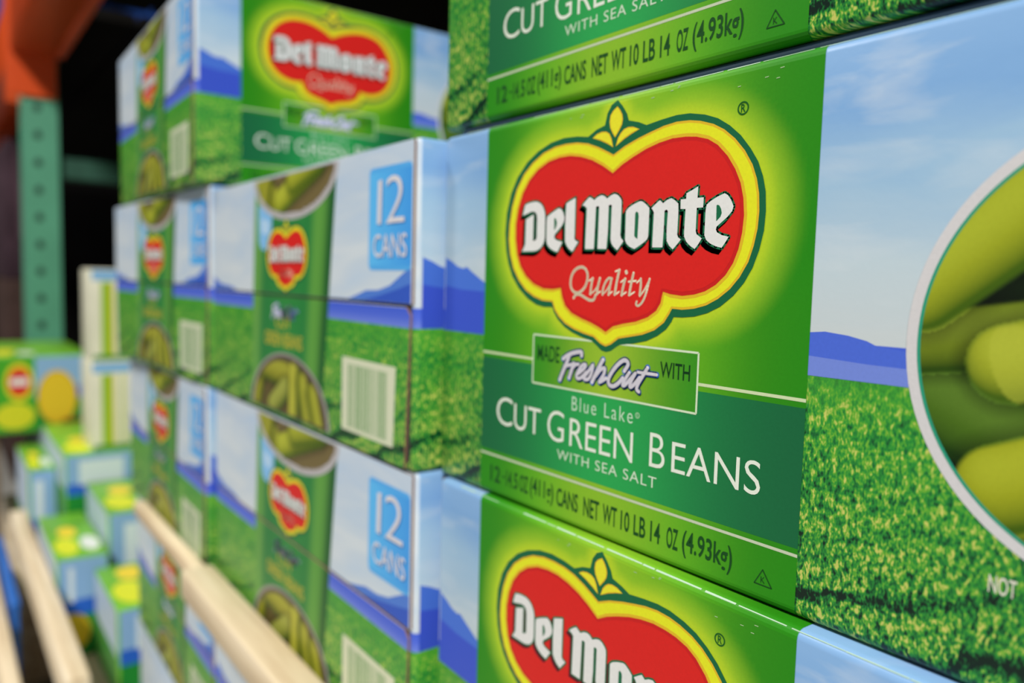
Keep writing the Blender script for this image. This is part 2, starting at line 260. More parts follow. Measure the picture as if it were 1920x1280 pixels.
 'texts':{'MADE':[51.78,61.4,44.04,48.51],'WITH':[97.87,106.91,44.43,48.21],'Blue Lake':[67.12,89.66,31.88,35.67],'C':[32.92,40.79,22.68,31.22],'UT':[41.7,54.08,22.5,30.1],'G':[57.14,64.15,22.17,30.77],'REEN':[66.53,90.05,22.09,29.68],'B':[95.6,100.44,22.58,30.82],'EANS':[102.56,126.72,22.6,29.92],'WITH SEA SALT':[61.58,98.16,17.49,20.22]},'net':[['12',30.34,35.46],['-',36.69,37.68],['14.5',38.56,44.15],['OZ',45.2,49.13],['(411g)',50.14,60.56],['CANS',61.95,70.75],['NET',72.98,78.98],['WT',80.36,85.48],['10',86.86,89.88],['LB',91.36,95.27],['14',96.89,100.01],['OZ',102.04,105.48],['(4.93kg)',106.78,120.67]]}
def _tup(o):
    if isinstance(o, list): return tuple(o) if len(o) == 2 and all(isinstance(x, (int, float)) for x in o) else [_tup(x) for x in o]
    return {k: _tup(v) for k, v in o.items()} if isinstance(o, dict) else o
T = _tup(T)
# ---------------------------------------------------------------- the green bean carton (12 cans)
L, W, H, R = 0.305, 0.229, 0.113, 0.002
FL = 0.0009                         # thickness of a glued end flap
STEP = 0.00002                      # one layer of ink
def front(u, v, k):                 # long side, wrapping over the rounded top and bottom edges
    e = (k+1)*STEP; u *= 0.001; v *= 0.001
    q = R*math.pi/2                 # arc length of a rounded edge; past it the ink runs on over the top or bottom
    if v > H-R:
        d = v-(H-R)
        if d > q: return (u, R+d-q, H+e)
        t = d/R; return (u, R-(R+e)*math.cos(t), H-R+(R+e)*math.sin(t))
    if v < R:
        d = R-v
        if d > q: return (u, R+d-q, -e)
        t = d/R; return (u, R-(R+e)*math.cos(t), R-(R+e)*math.sin(t))
    return (u, -e, v)
def end(s, v, k): return (-FL-(k+1)*STEP, W-s*0.001, v*0.001)
BLK, DKG, MAR, WHT, CRM, YEL, ORG, RED = (22, 72, 26), (22, 98, 62), (86, 16, 36), (222, 222, 220), (238, 232, 204), (222, 224, 36), (218, 178, 40), (212, 34, 30)

def mixl(a, b, t): return tuple(x+(y-x)*t for x, y in zip(a, b))
G_LIME, G_YEL, G_MID, G_DARK = lin((150, 192, 40)), lin((184, 208, 40)), lin((60, 160, 24)), lin((36, 132, 18))
_out = np.array(T['green_outer'])
_seg = (_out, np.roll(_out, -1, 0)-_out)
def dist_out(u, v):
    p = np.array((u, v)); a, d = _seg; t = np.clip(((p-a)*d).sum(1)/(d*d).sum(1), 0, 1)
    return float(np.sqrt((((a+d*t[:, None])-p)**2).sum(1)).min())
def inside(u, v, pts):
    c = False
    for (x1, y1), (x2, y2) in zip(pts, pts[1:]+pts[:1]):
        if (y1 > v) != (y2 > v) and u < (x2-x1)*(v-y1)/(y2-y1)+x1: c = not c
    return c
def sst(a, b, x): t = min(1, max(0, (x-a)/(b-a))); return t*t*(3-2*t)
def label_col(u, v):
    base = mixl(G_MID, G_DARK, sst(20, 48, abs(u-80)))
    band = math.exp(-((u-80)/27)**2)*0.85
    if v < 14 or v > 111: return mixl(base, lin((140, 184, 42)), band)
    d = 0 if inside(u, v, T['green_outer']) else dist_out(u, v)
    c = mixl(base, G_LIME, max(band*sst(0, 14, abs(v-76)) if v > 40 else band, 0.95*(1-sst(1.0, 10.5, d))))
    return mixl(c, G_YEL, 0.85*(1-sst(0, 3.6, d)))
def tint(u, a, b, c0=80, wd=30): return mixl(lin(b), lin(a), math.exp(-((u-c0)/wd)**2))

def logo(P, k, tr=lambda p: p, lettering=True):
    f = lambda pts: [tr(p) for p in pts]
    s = abs(tr((1, 0))[0]-tr((0, 0))[0])
    P.poly(f(smooth_closed(T['green_outer'])), k, DKG)
    P.poly(f(T['yellow_outer']), k+1, ORG)
    P.poly(f(grow(T['yellow_outer'], -0.55)), k+2, YEL)
    P.poly(f(grow(T['red'], 0.75)), k+3, ORG)
    P.poly(f(T['red']), k+4, (196, 30, 30))
    P.poly(f(grow(T['red'], -0.9)), k+5, RED)
    for lf in T['leaves']:
        P.poly(f(lf), k+1, ORG); P.poly(f(grow(lf, -0.28)), k+2, (226, 220, 44))
def smooth_closed(p): return p
def brand(P, k, tr=lambda p: p, s=1.0):
    for a in T['letters']:
        g = [tr(p) for p in a]
        P.sweep([tr(p) for p in grow(a, 0.45)], (-0.9*s, -1.05*s), k, MAR)
        P.fat(g, 0.5*s, k+1, (24, 104, 68)); P.poly(g, k+2, WHT)
    for a in T['counters']: P.poly([tr(p) for p in a], k+3, (24, 104, 68))
def script(P, k, tr=lambda p: p, s=1.0):
    for wd, pts in T['quality']: P.stroke([tr(p) for p in pts], wd*s*1.15, k, CRM)
def fresh(P, k, tr=lambda p: p, s=1.0):
    for wd, pts in T['fresh']:
        q = [tr(p) for p in pts]
        P.stroke(q, wd*s*1.5, k, (24, 84, 24), (0.3*s, -0.5*s)); P.stroke(q, wd*s*1.22+0.72*s, k+1, (46, 92, 200)); P.stroke(q, wd*s*1.22, k+2, (232, 230, 238))

def bean_picture(P, k, cu, cv, rad, beans, n=120, sy=1.0, clip=None, back=(18, 34, 14)):
    """a printed photograph of cut beans: soft tapered cylinders lit from the upper left"""
    us = np.linspace(cu-rad, cu+rad, n); vs = np.linspace(cv-rad*sy, cv+rad*sy, int(n*sy))
    U, V = np.meshgrid(us, vs); img = np.zeros(U.shape+(3,)); img[:] = lin(back)
    for (u0, v0, u1, v1, r, col, cut) in beans:
        dx, dy = u1-u0, v1-v0; ln = math.hypot(dx, dy); dx /= ln; dy /= ln
        t = (U-u0)*dx+(V-v0)*dy; q = -(U-u0)*dy+(V-v0)*dx
        tt = np.clip(t, 0, ln); cap = np.hypot(t-tt, q)/r
        m = cap < 1
        nq = np.clip(q/r, -1, 1); nz = np.sqrt(np.clip(1-cap**2, 0, 1))
        sh = np.clip(-0.10+0.72*nz+0.42*nq*(1 if dx > 0 else -1), 0.0, 1.0)[..., None]
        base = np.array(lin(col)); dark = base*np.array((0.16, 0.30, 0.22)); lite = np.minimum(1, base*1.45+np.array((0.05, 0.05, 0.02)))
        cc = np.where(sh < 0.55, dark+(base-dark)*(sh/0.55), base+(lite-base)*((sh-0.55)/0.45))
        if cut:
            e = np.clip(1-np.hypot((t-0.15*r)/(0.55*r), q/r), 0, 1); cc = cc*(1-0.5*(e > 0)[..., None])+0.5*(e > 0)[..., None]*np.array(lin((176, 184, 60)))
        img *= np.clip(0.5+(cap-1)*1.2, 0.5, 1)[..., None]**(cap >= 1)[..., None]
        a = np.clip((1-cap)*9, 0, 1)[..., None]*m[..., None]
        img = img*(1-a)+cc*a
    i0 = len(P.v); nu = len(us)
    keep = ((U-cu)**2+((V-cv)/sy)**2 <= rad*rad) if clip is None else clip(U, V)
    idx = {}
    for j in range(len(vs)-1):
        for i in range(nu-1):
            if keep[j, i] and keep[j+1, i] and keep[j, i+1] and keep[j+1, i+1]:
                f = []
                for jj, ii in ((j, i), (j, i+1), (j+1, i+1), (j+1, i)):
                    if (jj, ii) not in idx: idx[(jj, ii)] = len(P.v); P.v.append(P.f(us[ii], vs[jj], k))
                    f.append(idx[(jj, ii)])
                P.p.append(tuple(f)); P.c.append([(*img[jj, ii], 1) for jj, ii in ((j, i), (j, i+1), (j+1, i+1), (j+1, i))])

def build_bean_carton():
    root = empty('bean_carton', (0, 0, 0), 0, '', 'carton')
    link('body', rbox_mesh('body', 0, L, 0, W, 0, H, R), LAND, root)
    # ridge line printed above the field
    for lay in (
        (([(2, 73.4), (6, 72.0), (9.1, 70.5), (12.6, 69.8), (14.4, 70.4), (17.8, 68.7), (23.8, 65.9), (25, 65.5), (25, 49.4), (2, 49.4)], (70, 112, 208)), ([(2, 64.2), (12, 63.0), (25, 62.7), (25, 49.4), (2, 49.4)], (58, 84, 198))),
        (([(135.5, 57.7), (139.2, 58.1), (143.9, 57.65), (147.6, 56.9), (149.3, 56.2), (155, 55.6), (163, 55.0), (163, 49.3), (135.5, 49.3)], (74, 104, 210)), ([(135.5, 53.2), (148, 52.6), (163, 52.4), (163, 49.3), (135.5, 49.3)], (112, 134, 214))),
        (([(225, 56), (240, 60), (262, 66), (280, 62), (303, 70), (303, 49.4), (225, 49.4)], (58, 88, 202)),)):
        P = Print(front)
        for k, (pts, col) in enumerate(lay): P.poly(pts, k, col)
        link('ridge_print', P.mesh('ridge_print'), INK, root)
    # green label
    P = Print(front)
    us = np.linspace(24.9, 136.1, 90); vs = [-6, -1.14, -0.6, 0, 0.7, 1.4, 2]+list(np.linspace(3, 110.4, 84))+[111, 111.7, 112.4, 113, 113.6, 114.14, 134]
    P.grid(list(us), vs, 2, label_col)
    lab = link('label_panel', P.mesh('label_panel'), INK, root, 'glowing green label panel')
    P = Print(front)
    P.grid(list(np.linspace(24.9, 136.1, 40)), [14.1, 42.6], 3, lambda u, v: tint(u, (40, 160, 78), (22, 96, 58)))
    P.quad([(24.9, 43.8), (136.1, 43.8), (136.1, 44.5), (24.9, 44.5)], 4, (200, 214, 170))
    P.quad([(24.9, 12.3), (136.1, 12.3), (136.1, 12.95), (24.9, 12.95)], 4, (190, 200, 172))
    link('name_band', P.mesh('name_band'), INK, lab, 'dark green band between two pale lines')
    P = Print(front)
    P.grid(list(np.linspace(49.9, 109.1, 40)), [37.4, 51.2], 5, lambda u, v: tint(u, (146, 184, 46), (40, 138, 28), 80, 17))
    c = (206, 222, 190)
    for a, b in (((49.9, 37.4), (109.1, 37.4)), ((109.1, 37.4), (109.1, 51.2)), ((109.1, 51.2), (49.9, 51.2)), ((49.9, 51.2), (49.9, 37.4))): P.line(a, b, 0.5, 6, c)
    P.text('MADE', T['texts']['MADE'], 6, (16, 70, 24), 0.012); P.text('WITH', T['texts']['WITH'], 6, (8, 52, 20), 0.012)
    link('slogan_plate', P.mesh('slogan_plate'), INK, lab, 'small green plate with a white frame')
    P = Print(front); logo(P, 7); brand(P, 14)
    link('logo_badge', P.mesh('logo_badge'), INK, lab, 'red badge with yellow and dark green rims')
    P = Print(front); script(P, 14); link('script_lettering', P.mesh('script_lettering'), INK, lab, 'cream script lettering')
    P = Print(front); fresh(P, 7); link('slogan_lettering', P.mesh('slogan_lettering'), INK, lab, 'white brush lettering edged in blue')
    P = Print(front); tx = T['texts']
    P.text('Blue Lake', tx['Blue Lake'], 6, (196, 222, 196), -0.006, 1.25)
    P.ring((91.2, 34.2), 0.55, 0.75, 6, (170, 210, 170), 14); P.text('R', (90.95, 91.5, 33.8, 34.6), 6, (170, 210, 170))
    for k in ('C', 'UT', 'G', 'REEN', 'B', 'EANS'): P.text(k, tx[k], 6, (222, 228, 214), -0.004 if len(k) > 1 else -0.008)
    P.text('WITH SEA SALT', tx['WITH SEA SALT'], 6, (206, 224, 200), -0.004, 1.12)
    link('product_lettering', P.mesh('product_lettering'), INK, lab, 'white capital lettering')
    P = Print(front); nc = (20, 72, 26)
    for wd, a, b in T['net']:
        if wd == '-': P.quad([(a, 6.6), (b, 6.6), (b, 7.2), (a, 7.2)], 6, nc)
        elif wd == '14.5': P.text('14', (a, a+2.6, 4.5, 9.4), 6, nc, 0.014); P.disc((a+3.1, 4.8), 0.3, 6, nc); P.text('5', (b-1.7, b, 4.5, 9.4), 6, nc, 0.014)
        elif wd[0] == '(': P.text(wd, (a, b, 3.5, 10.0), 6, nc, 0.014)
        else: P.text(wd, (a, b, 4.4, 9.5), 6, nc, 0.014)
    link('net_weight_lettering', P.mesh('net_weight_lettering'), INK, lab, 'dark green narrow lettering')
    P = Print(front)
    t3 = [(128.4, 7.4), (126.5, 4.1), (130.7, 4.1)]
    for a, b in zip(t3, t3[1:]+t3[:1]): P.line(a, b, 0.22, 6, nc); P.disc(a, 0.11, 6, nc, 6)
    P.text('K', (128.0, 129.0, 4.6, 5.9), 6, nc)
    link('triangle_mark', P.mesh('triangle_mark'), INK, lab)
    P = Print(front); P.ring((117.87, 103.73), 1.1, 1.42, 6, (22, 88, 30), 26); P.text('R', (117.35, 118.45, 102.9, 104.6), 6, (22, 88, 30), 0.01)
    link('registered_mark', P.mesh('registered_mark'), INK, lab)
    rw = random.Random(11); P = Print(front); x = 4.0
    while x < 300:                      # light catching the top edge, painted as pale strips
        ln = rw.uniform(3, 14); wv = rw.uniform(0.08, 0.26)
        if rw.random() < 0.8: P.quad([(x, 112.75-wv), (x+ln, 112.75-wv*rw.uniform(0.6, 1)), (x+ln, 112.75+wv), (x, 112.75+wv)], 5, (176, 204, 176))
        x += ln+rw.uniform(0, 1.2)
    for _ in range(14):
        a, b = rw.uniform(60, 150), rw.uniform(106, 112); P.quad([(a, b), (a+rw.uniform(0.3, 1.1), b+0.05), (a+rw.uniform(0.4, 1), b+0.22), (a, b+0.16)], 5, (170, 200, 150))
    o = link('edge_glint_scuffs', P.mesh('edge_glint_scuffs'), INK, root, 'painted highlight and small scuffs along the top edge'); o['kind'] = 'stuff'
    # round picture of cut beans
    cu, cv, r0 = 192.7, 57.9, 37.9
    P = Print(front); P.disc((cu, cv), r0, 2, (206, 204, 206), 90)
    link('picture_rim', P.mesh('picture_rim'), INK, root, 'white ring around the bean picture')
    rnd = random.Random(4)
    beans = [(150, 73, 168, 86, 6, (60, 112, 34), 0), (159, 48, 174, 41, 7.5, (70, 104, 24), 0)]
    for _ in range(16):
        a = rnd.uniform(-0.9, 1.0); x, y = rnd.uniform(178, 226), rnd.uniform(24, 92)
        beans.append((x, y, x+math.cos(a)*rnd.uniform(12, 22), y+math.sin(a)*16, rnd.uniform(5, 7), rnd.choice([(118, 138, 30), (132, 146, 34), (96, 122, 28)]), rnd.random() < 0.4))
    beans += [(152, 56.5, 181, 61.0, 5.6, (104, 122, 26), 0), (157, 66.5, 190, 93.5, 7.4, (150, 160, 34), 0), (171.5, 34.5, 192, 43.5, 7.6, (150, 158, 30), 0), (171.2, 55.0, 192, 61, 6.6, (152, 162, 40), 1)]
    P = Print(front); bean_picture(P, 3, cu, cv, r0-2.0, beans, 230)
    P.ring((cu, cv), r0-2.45, r0-1.9, 4, (40, 150, 120), 120)
    link('bean_picture', P.mesh('bean_picture'), INK, root, 'round picture of cut green beans')
    P = Print(front); P.text('NOT', (170.65, 174.8, 17.4, 20.4), 2, (214, 212, 196), 0.012); link('caption_lettering', P.mesh('caption_lettering'), INK, root)
    # ---- end of the box: two glued flaps that meet at mid height
    def flap(z0, z1, chop):
        bm = bmesh.new(); y0, y1 = 0.0016, W-0.0016
        pr = [(y0, z0), (y1, z0), (y1, z1), (y0, z1)] if not chop else [(y0+0.004, z0), (y1-0.003, z0), (y1, z1-0.003), (y1-0.003, z1), (y0+0.004, z1), (y0+0.0012, z1-0.0026)]
        va = [bm.verts.new((0.0, a, b)) for a, b in pr]; vb = [bm.verts.new((-FL, a, b)) for a, b in pr]
        bm.faces.new(vb).material_index = 0; bm.faces.new(va[::-1])
        for i in range(len(pr)):
            f = bm.faces.new((va[i], va[(i+1) % len(pr)], vb[(i+1) % len(pr)], vb[i])); f.material_index = 1
        bmesh.ops.recalc_face_normals(bm, faces=bm.faces[:])
        me = bpy.data.meshes.new('end_flap'); bm.to_mesh(me); bm.free(); return me
    link('inner_flap', rbox_mesh('inner_flap', -0.00015, 0.001, 0.003, W-0.003, 0.003, H-0.003, 0), SEAMSHADE, root, 'inner flap coloured dark as painted seam shade')
    up = link('end_flap', flap(0.0575, 0.1122, False), [LAND, KRAFT], root, 'upper glued flap on the end')
    lo = link('end_flap', flap(0.0008, 0.0564, True), [LAND, KRAFT], root, 'lower glued flap on the end')
    canl = lambda v: 67+5.5*max(0, v-31)/80; canr = lambda v: 152.5+15*v/113
    def can_col(s, v):
        t = (s-canl(v))/(canr(v)-canl(v))
        st = [(0, (96, 156, 70)), (0.07, (104, 160, 74)), (0.16, (44, 122, 62)), (0.5, (48, 134, 62)), (0.76, (40, 124, 60)), (0.80, (96, 158, 66)), (0.90, (88, 150, 62)), (0.95, (30, 86, 40)), (1, (38, 100, 48))]
        for (a, c), (b, d) in zip(st, st[1:]):
            if t <= b: return mixl(lin(c), lin(d), (t-a)/(b-a))
        return lin(st[-1][1])
    def can(z0, z1):
        P = Print(end); nv = 12
        i0 = len(P.v); vs = np.linspace(z0, z1, nv); tt = np.linspace(0, 1, 24)
        pt = [[(canl(v)+(canr(v)-canl(v))*t, v) for t in tt] for v in vs]
        for j in range(nv-1):
            for i in range(23):
                q = [pt[j][i], pt[j][i+1], pt[j+1][i+1], pt[j+1][i]]
                k = len(P.v); P.v += [end(a, b, 1) for a, b in q]; P.p.append((k, k+1, k+2, k+3)); P.c.append([(*can_col(a, b), 1) for a, b in q])
        return P
    P = can(57.6, 111.4); link('can_picture', P.mesh('can_picture'), INK, up, 'printed green can')
    P = Print(end)
    tr = lambda p: (113.3+(p[0]-80)*0.565, 57.8+(p[1]-48.7)*0.545)
    logo(P, 6, tr); brand(P, 12, tr, 0.55); script(P, 12, tr, 0.55)
    link('logo_badge', P.mesh('logo_badge'), INK, up, 'small red badge on the printed can')
    P = Print(end); tg = [(76.5, 99.5), (95.4, 94.5), (94.5, 84), (90, 79.5), (86, 77.5), (80.5, 78.6), (77.5, 82)]
    P.poly(tg, 3, (130, 186, 232)); P.poly([(80, 93), (92, 91), (91, 85), (81, 86)], 4, (176, 208, 236)); link('corner_tag', P.mesh('corner_tag'), INK, up)
    P = Print(end)
    ell = [(119.5+49*math.cos(t), 111.4+20.6*math.sin(t)) for t in np.linspace(math.pi, 2*math.pi, 40)]
    P.poly(ell, 4, (178, 174, 176))
    bean_picture(P, 5, 119.5, 111.4, 46, [(70, 112, 96, 100, 8, (150, 152, 40), 0), (104, 99, 150, 113, 6.5, (158, 164, 44), 0), (120, 108, 160, 118, 7, (150, 156, 40), 0), (84, 96, 92, 116, 7, (140, 140, 36), 0)], 90, 0.40, lambda U, V: (((U-119.5)/46)**2+((V-111.4)/18.3)**2 <= 1) & (V <= 111.45), (112, 98, 60))
    link('open_can_picture', P.mesh('open_can_picture'), INK, up, 'printed rim of an open can of beans')
    P = Print(end)
    def rrect(x0, x1, y0, y1, r): return [(cx+r*math.cos(math.radians(a0+t)), cy+r*math.sin(math.radians(a0+t))) for cx, cy, a0 in ((x1-r, y1-r, 0), (x0+r, y1-r, 90), (x0+r, y0+r, 180), (x1-r, y0+r, 270)) for t in (0, 30, 60, 90)]
    P.poly(rrect(195.2, 226.6, 68.8, 105.2, 2.2), 2, (82, 168, 232))
    P.grid([196, 210, 226.4], [70.5, 103.5], 3, lambda s, v: mixl(lin((92, 184, 240)), lin((66, 152, 228)), (s-196)/31))
    for dx, dy, k, c in ((0.7, -0.5, 4, (48, 110, 176)), (0, 0, 5, (216, 212, 216))):
        P.quad([(201.6+dx, 85.2+dy), (204.6+dx, 85.2+dy), (205.2+dx, 100.9+dy), (202.2+dx, 100.4+dy)], k, c); P.text('2', (208.2+dx, 221.4+dx, 85.2+dy, 101.6+dy), k, c, -0.01); P.text('CANS', (198.8+dx, 223.3+dx, 73.4+dy, 81.6+dy), k, c, 0.004)
    link('count_panel', P.mesh('count_panel'), INK, up, 'sky blue panel with white numeral')
    P = Print(end)
    P.poly([(157, 57.7), (178, 57.9), (185, 59.4), (193, 61.4), (202.5, 61.7), (211.4, 63.5), (221.8, 68.3), (226.6, 69.6), (226.6, 57.6), (157, 57.6)], 0, (78, 122, 206))
    P.poly([(190, 57.6), (205, 60.0), (218, 62.5), (226.6, 64.5), (226.6, 57.6)], 1, (52, 88, 190))
    link('ridge_print', P.mesh('ridge_print'), INK, up)
    P = Print(end); P.poly([(2.4, 64.6), (10, 62), (18, 60.3), (31, 59.8), (41, 58.2), (44, 57.6), (2.4, 57.6)], 0, (74, 110, 202))
    link('ridge_print', P.mesh('ridge_print'), INK, up)
    P = can(1.4, 56.4); link('can_picture', P.mesh('can_picture'), INK, lo, 'lower half of the printed green can')
    P = Print(end)
    tr = lambda p: (110.3+(p[0]-78)*0.92, 50.7+(p[1]-45.5)*0.80); fresh(P, 4, tr, 0.75)
    for i, (t, bb) in enumerate((('CUT', (100, 119, 41.8, 47.0)), ('GREEN BEANS', (86, 132, 33.2, 39.6)))): P.text(t, bb, 4, (196, 178, 60), 0.01)
    link('can_lettering', P.mesh('can_lettering'), INK, lo, 'white and gold lettering on the printed can')
    P = Print(end)
    ell = [(114+48*math.cos(t), 2.2+28.5*math.sin(t)) for t in np.linspace(0, math.pi, 40)]
    P.poly(ell, 4, (150, 146, 140)); P.poly([(114+45*math.cos(t), 2.2+27.2*math.sin(t)) for t in np.linspace(0, math.pi, 40)], 5, (84, 76, 62))
    bean_picture(P, 6, 114, 2.2, 43.5, [(74, 4, 82, 24, 6.5, (146, 146, 36), 0), (84, 22, 118, 20, 6.5, (142, 142, 40), 0), (96, 4, 112, 14, 6, (140, 146, 60), 0), (122, 0, 124, 24, 6, (164, 164, 52), 0), (138, 2, 132, 18, 6.5, (150, 152, 44), 0), (150, 0, 143, 15, 6, (146, 148, 40), 0)], 90, 0.62, lambda U, V: (((U-114)/43.5)**2+((V-2.2)/25.6)**2 <= 1) & (V >= 2.2), (96, 84, 46))
    link('bean_picture', P.mesh('bean_picture'), INK, lo, 'printed heap of cut beans')
    P = Print(end); P.quad([(173.2, 6.4), (215.4, 6.4), (216.8, 35.1), (173.2, 35.1)], 2, (208, 212, 184))
    x = 178.8; rn = random.Random(7)
    while x < 210.5:
        wd = rn.choice((0.35, 0.35, 0.7, 1.05)); P.quad([(x, 8.0), (x+wd, 8.0), (x+wd, 32.6), (x, 32.6)], 3, (118, 158, 104)); x += wd+rn.choice((0.35, 0.55, 0.8))
    link('barcode_panel', P.mesh('barcode_panel'), INK, lo, 'cream barcode panel')
    return root
# ---------------------------------------------------------------- large structure
FLOOR = -0.483
me = rbox_mesh('floor', -4.6, 2.5, -2.6, 1.65, FLOOR-0.05, FLOOR, 0)
o = link('floor', me, plain('polished_concrete', (150, 148, 142), 0.35, var=0.2, scale=3)); o['kind'] = 'structure'; o['label'] = 'grey concrete warehouse floor'
o = link('wall_back', rbox_mesh('wall_back', -4.6, 2.5, 1.55, 1.65, FLOOR, 2.4, 0), plain('dark_wall', (14, 13, 13), 0.95, var=0.3, scale=2, spec=0.05)); o['kind'] = 'structure'; o['label'] = 'dark wall behind the storage rack'

o = link('wall_left', rbox_mesh('wall_left', -4.6, -4.5, -2.6, 1.55, FLOOR, 2.4, 0), bpy.data.materials['dark_wall']); o['kind'] = 'structure'; o['label'] = 'dark wall at the far end of the aisle'

# storage rack: green uprights, orange beams, dark decks
GREEN = plain('green_rack_paint', (86, 156, 126), 0.45, var=0.08, scale=9); ORANGE = plain('orange_rack_paint', (208, 74, 22), 0.3, var=0.1, scale=7, spec=0.6)
SHADEGREEN = plain('shaded_brace_green', (38, 82, 66), 0.7); HOLE = plain('slot_dark', (30, 62, 50), 0.8); DECK = plain('dark_deck_board', (20, 18, 16), 0.9, var=0.3, scale=6, spec=0.1)  # brace green is the rack green with the bay's shade painted in
def upright(x, y0, label):
    t = empty('rack_upright', (x, y0, FLOOR), 0, label, 'rack upright')
    hgt = 2.1; wdt = 0.056
    # open channel: web faces along the aisle, two lips
    bm = bmesh.new()
    prof = [(0, 0), (0.078, 0), (0.078, wdt), (0.072, wdt), (0.072, 0.004), (0.006, 0.004), (0.006, wdt), (0, wdt)]
    a = [bm.verts.new((p[0]-0.078, p[1], 0.006)) for p in prof]; b = [bm.verts.new((p[0]-0.078, p[1], hgt)) for p in prof]
    for i in range(8): bm.faces.new((a[i], a[(i+1) % 8], b[(i+1) % 8], b[i]))
    bm.faces.new(a[::-1]); bm.faces.new(b); bmesh.ops.recalc_face_normals(bm, faces=bm.faces[:])
    m = bpy.data.meshes.new('post'); bm.to_mesh(m); bm.free(); link('post', m, GREEN, t)
    bp = bmesh.new(); k = 10
    va = [bp.verts.new((0.0006, 0.0065*math.cos(6.2832*i/k), (0.010 if math.sin(6.2832*i/k) > 0 else 0.006)*math.sin(6.2832*i/k))) for i in range(k)]
    vb = [bp.verts.new((-0.0002, v.co.y, v.co.z)) for v in va]
    bp.faces.new(va)
    for i in range(k): bp.faces.new((va[i], vb[i], vb[(i+1) % k], va[(i+1) % k]))
    ms = bpy.data.meshes.new('slot'); bp.to_mesh(ms); bp.free()
    for i in range(20):
        s = link('slot', ms, HOLE, t); s.location = (0, 0.022, 0.34+0.0505*i)
    link('base_plate', rbox_mesh('base_plate', -0.11, 0.03, -0.02, 0.1, 0, 0.006, 0), GREEN, t)
    link('post', rbox_mesh('post', -0.078, 0, 0.92, 0.986, 0, hgt, 0.003, 1), GREEN, t, 'rear post')
    for z in (0.14, 0.722, 1.3): link('brace', rbox_mesh('brace', -0.058, -0.02, wdt, 0.92, z, z+0.04, 0.002, 1), SHADEGREEN, t)
    return t
upright(-1.472, 0.008, 'green slotted rack upright standing left of the bean cartons')
upright(1.30, 0.0, 'green rack upright out of view to the right of the cartons')
def beam(x0, x1, y0, z0, label):
    t = empty('rack_beam', ((x0+x1)/2, y0, z0), 0, label, 'rack beam'); hw = (x1-x0)/2
    link('box_section', rbox_mesh('box_section', -hw+0.006, hw-0.006, -0.012, 0.058, 0, 0.115, 0.006, 2), ORANGE, t)
    link('ledge', rbox_mesh('ledge', -hw+0.006, hw-0.006, 0.058, 0.075, 0, 0.085, 0.003, 1), ORANGE, t)
    for s in (-1, 1): link('end_bracket', rbox_mesh('end_bracket', *(sorted((s*hw, s*(hw-0.006)))), -0.014, 0.062, -0.075, 0.13, 0.002, 1), ORANGE, t)
    return t
beam(-1.470, 1.222, 0.0, 0.455, 'orange steel rack beam running overhead along the aisle')
beam(-4.2, -1.552, 0.0, 0.455, 'orange steel rack beam of the next bay behind the upright')
beam(-1.470, 1.222, 0.925, 0.455, 'rear orange rack beam deep in the dark bay')
tag = lambda o, lb, c, g=None: (o.__setitem__('label', lb), o.__setitem__('category', c), g and o.__setitem__('group', g))
for x0, x1, lb in ((-1.46, 1.2, 'dark board deck above the bean cartons'), (-4.2, -1.56, 'dark board deck of the next rack bay')):
    t = empty('rack_deck', ((x0+x1)/2, 0.5, 0.572), 0, lb, 'rack deck'); n = 9; hw = (x1-x0)/2
    for i in range(n):
        a = -0.5+i*1.0/n; link('board', rbox_mesh('board', -hw, hw, a+0.004, a+1.0/n-0.004, 0, 0.022, 0), DECK, t)

# ---------------------------------------------------------------- the pile of bean cartons
proto = build_bean_carton()
used = [False]
def carton(loc, rz, label, group, full=True, sz=1.0):
    if not used[0]: o = proto; used[0] = True
    elif full: o = copy_tree(proto)
    else:
        o = proto.copy(); COL.objects.link(o)
        for ch in proto.children:
            if ch.name.split('.')[0] == 'body': c = ch.copy(); COL.objects.link(c); c.parent = o
    o.location = loc; o.rotation_euler = (0, 0, rz); o.scale = (1, 1, sz); o['label'] = label; o['group'] = group
    return o
LONG, ENDS = 'bean cartons with the long side to the aisle', 'bean cartons with the end to the aisle'
Q = math.pi/2
main = carton((0, 0, 0), 0, 'sharp green bean carton with the whole red badge, at eye level', LONG)
carton((-0.0060, 0.0036, 0.1159), -0.0047, 'uppermost green bean carton, cut off by the top of the picture', LONG)
carton((0.0033, -0.0016, -0.1130), -0.0165, 'green bean carton directly under the sharp one, badge cut off below', LONG, sz=0.996)
carton((0.0015, 0.0, -0.2262), 0, 'plain lower bean carton below the picture on the right', 'bean cartons below the picture', False)
carton((0.0015, 0.0, -0.3394), 0, 'lowest bean carton below the picture on the right', 'bean cartons below the picture', False)
carton((-0.0034, -0.0078, 0.0), Q, 'bean carton end with sharpest blue 12 cans panel, left of the sharp carton', ENDS)
carton((-0.0034, -0.0066, -0.1131), Q, 'bean carton end with blue 12 cans panel, second row from the top', ENDS, sz=0.998)
carton((-0.0034, -0.0070, -0.2262), Q, 'bean carton end behind the near pale wooden rail', ENDS)
carton((-0.0034, -0.0070, -0.3394), Q, 'lowest bean carton in the middle column below the picture', 'bean cartons below the picture', False)
carton((-0.2345, -0.0095, 0.0), Q+0.035, 'blurred bean carton end directly under the upper left carton', ENDS, sz=1.03)
carton((-0.2378, -0.0110, -0.1131), Q-0.014, 'blurred far bean carton end in the second row, above the rail', ENDS, sz=0.998)
carton((-0.2378, -0.0065, -0.2262), Q-0.014, 'blurred far bean carton end just below the thin rail', ENDS)
carton((-0.2378, -0.0065, -0.3394), Q-0.014, 'lowest far bean carton below the picture', 'bean cartons below the picture', False)
carton((-0.2330, -0.0175, 0.1169), Q-0.018, 'blurred upper left bean carton showing its long side and red badge', ENDS)

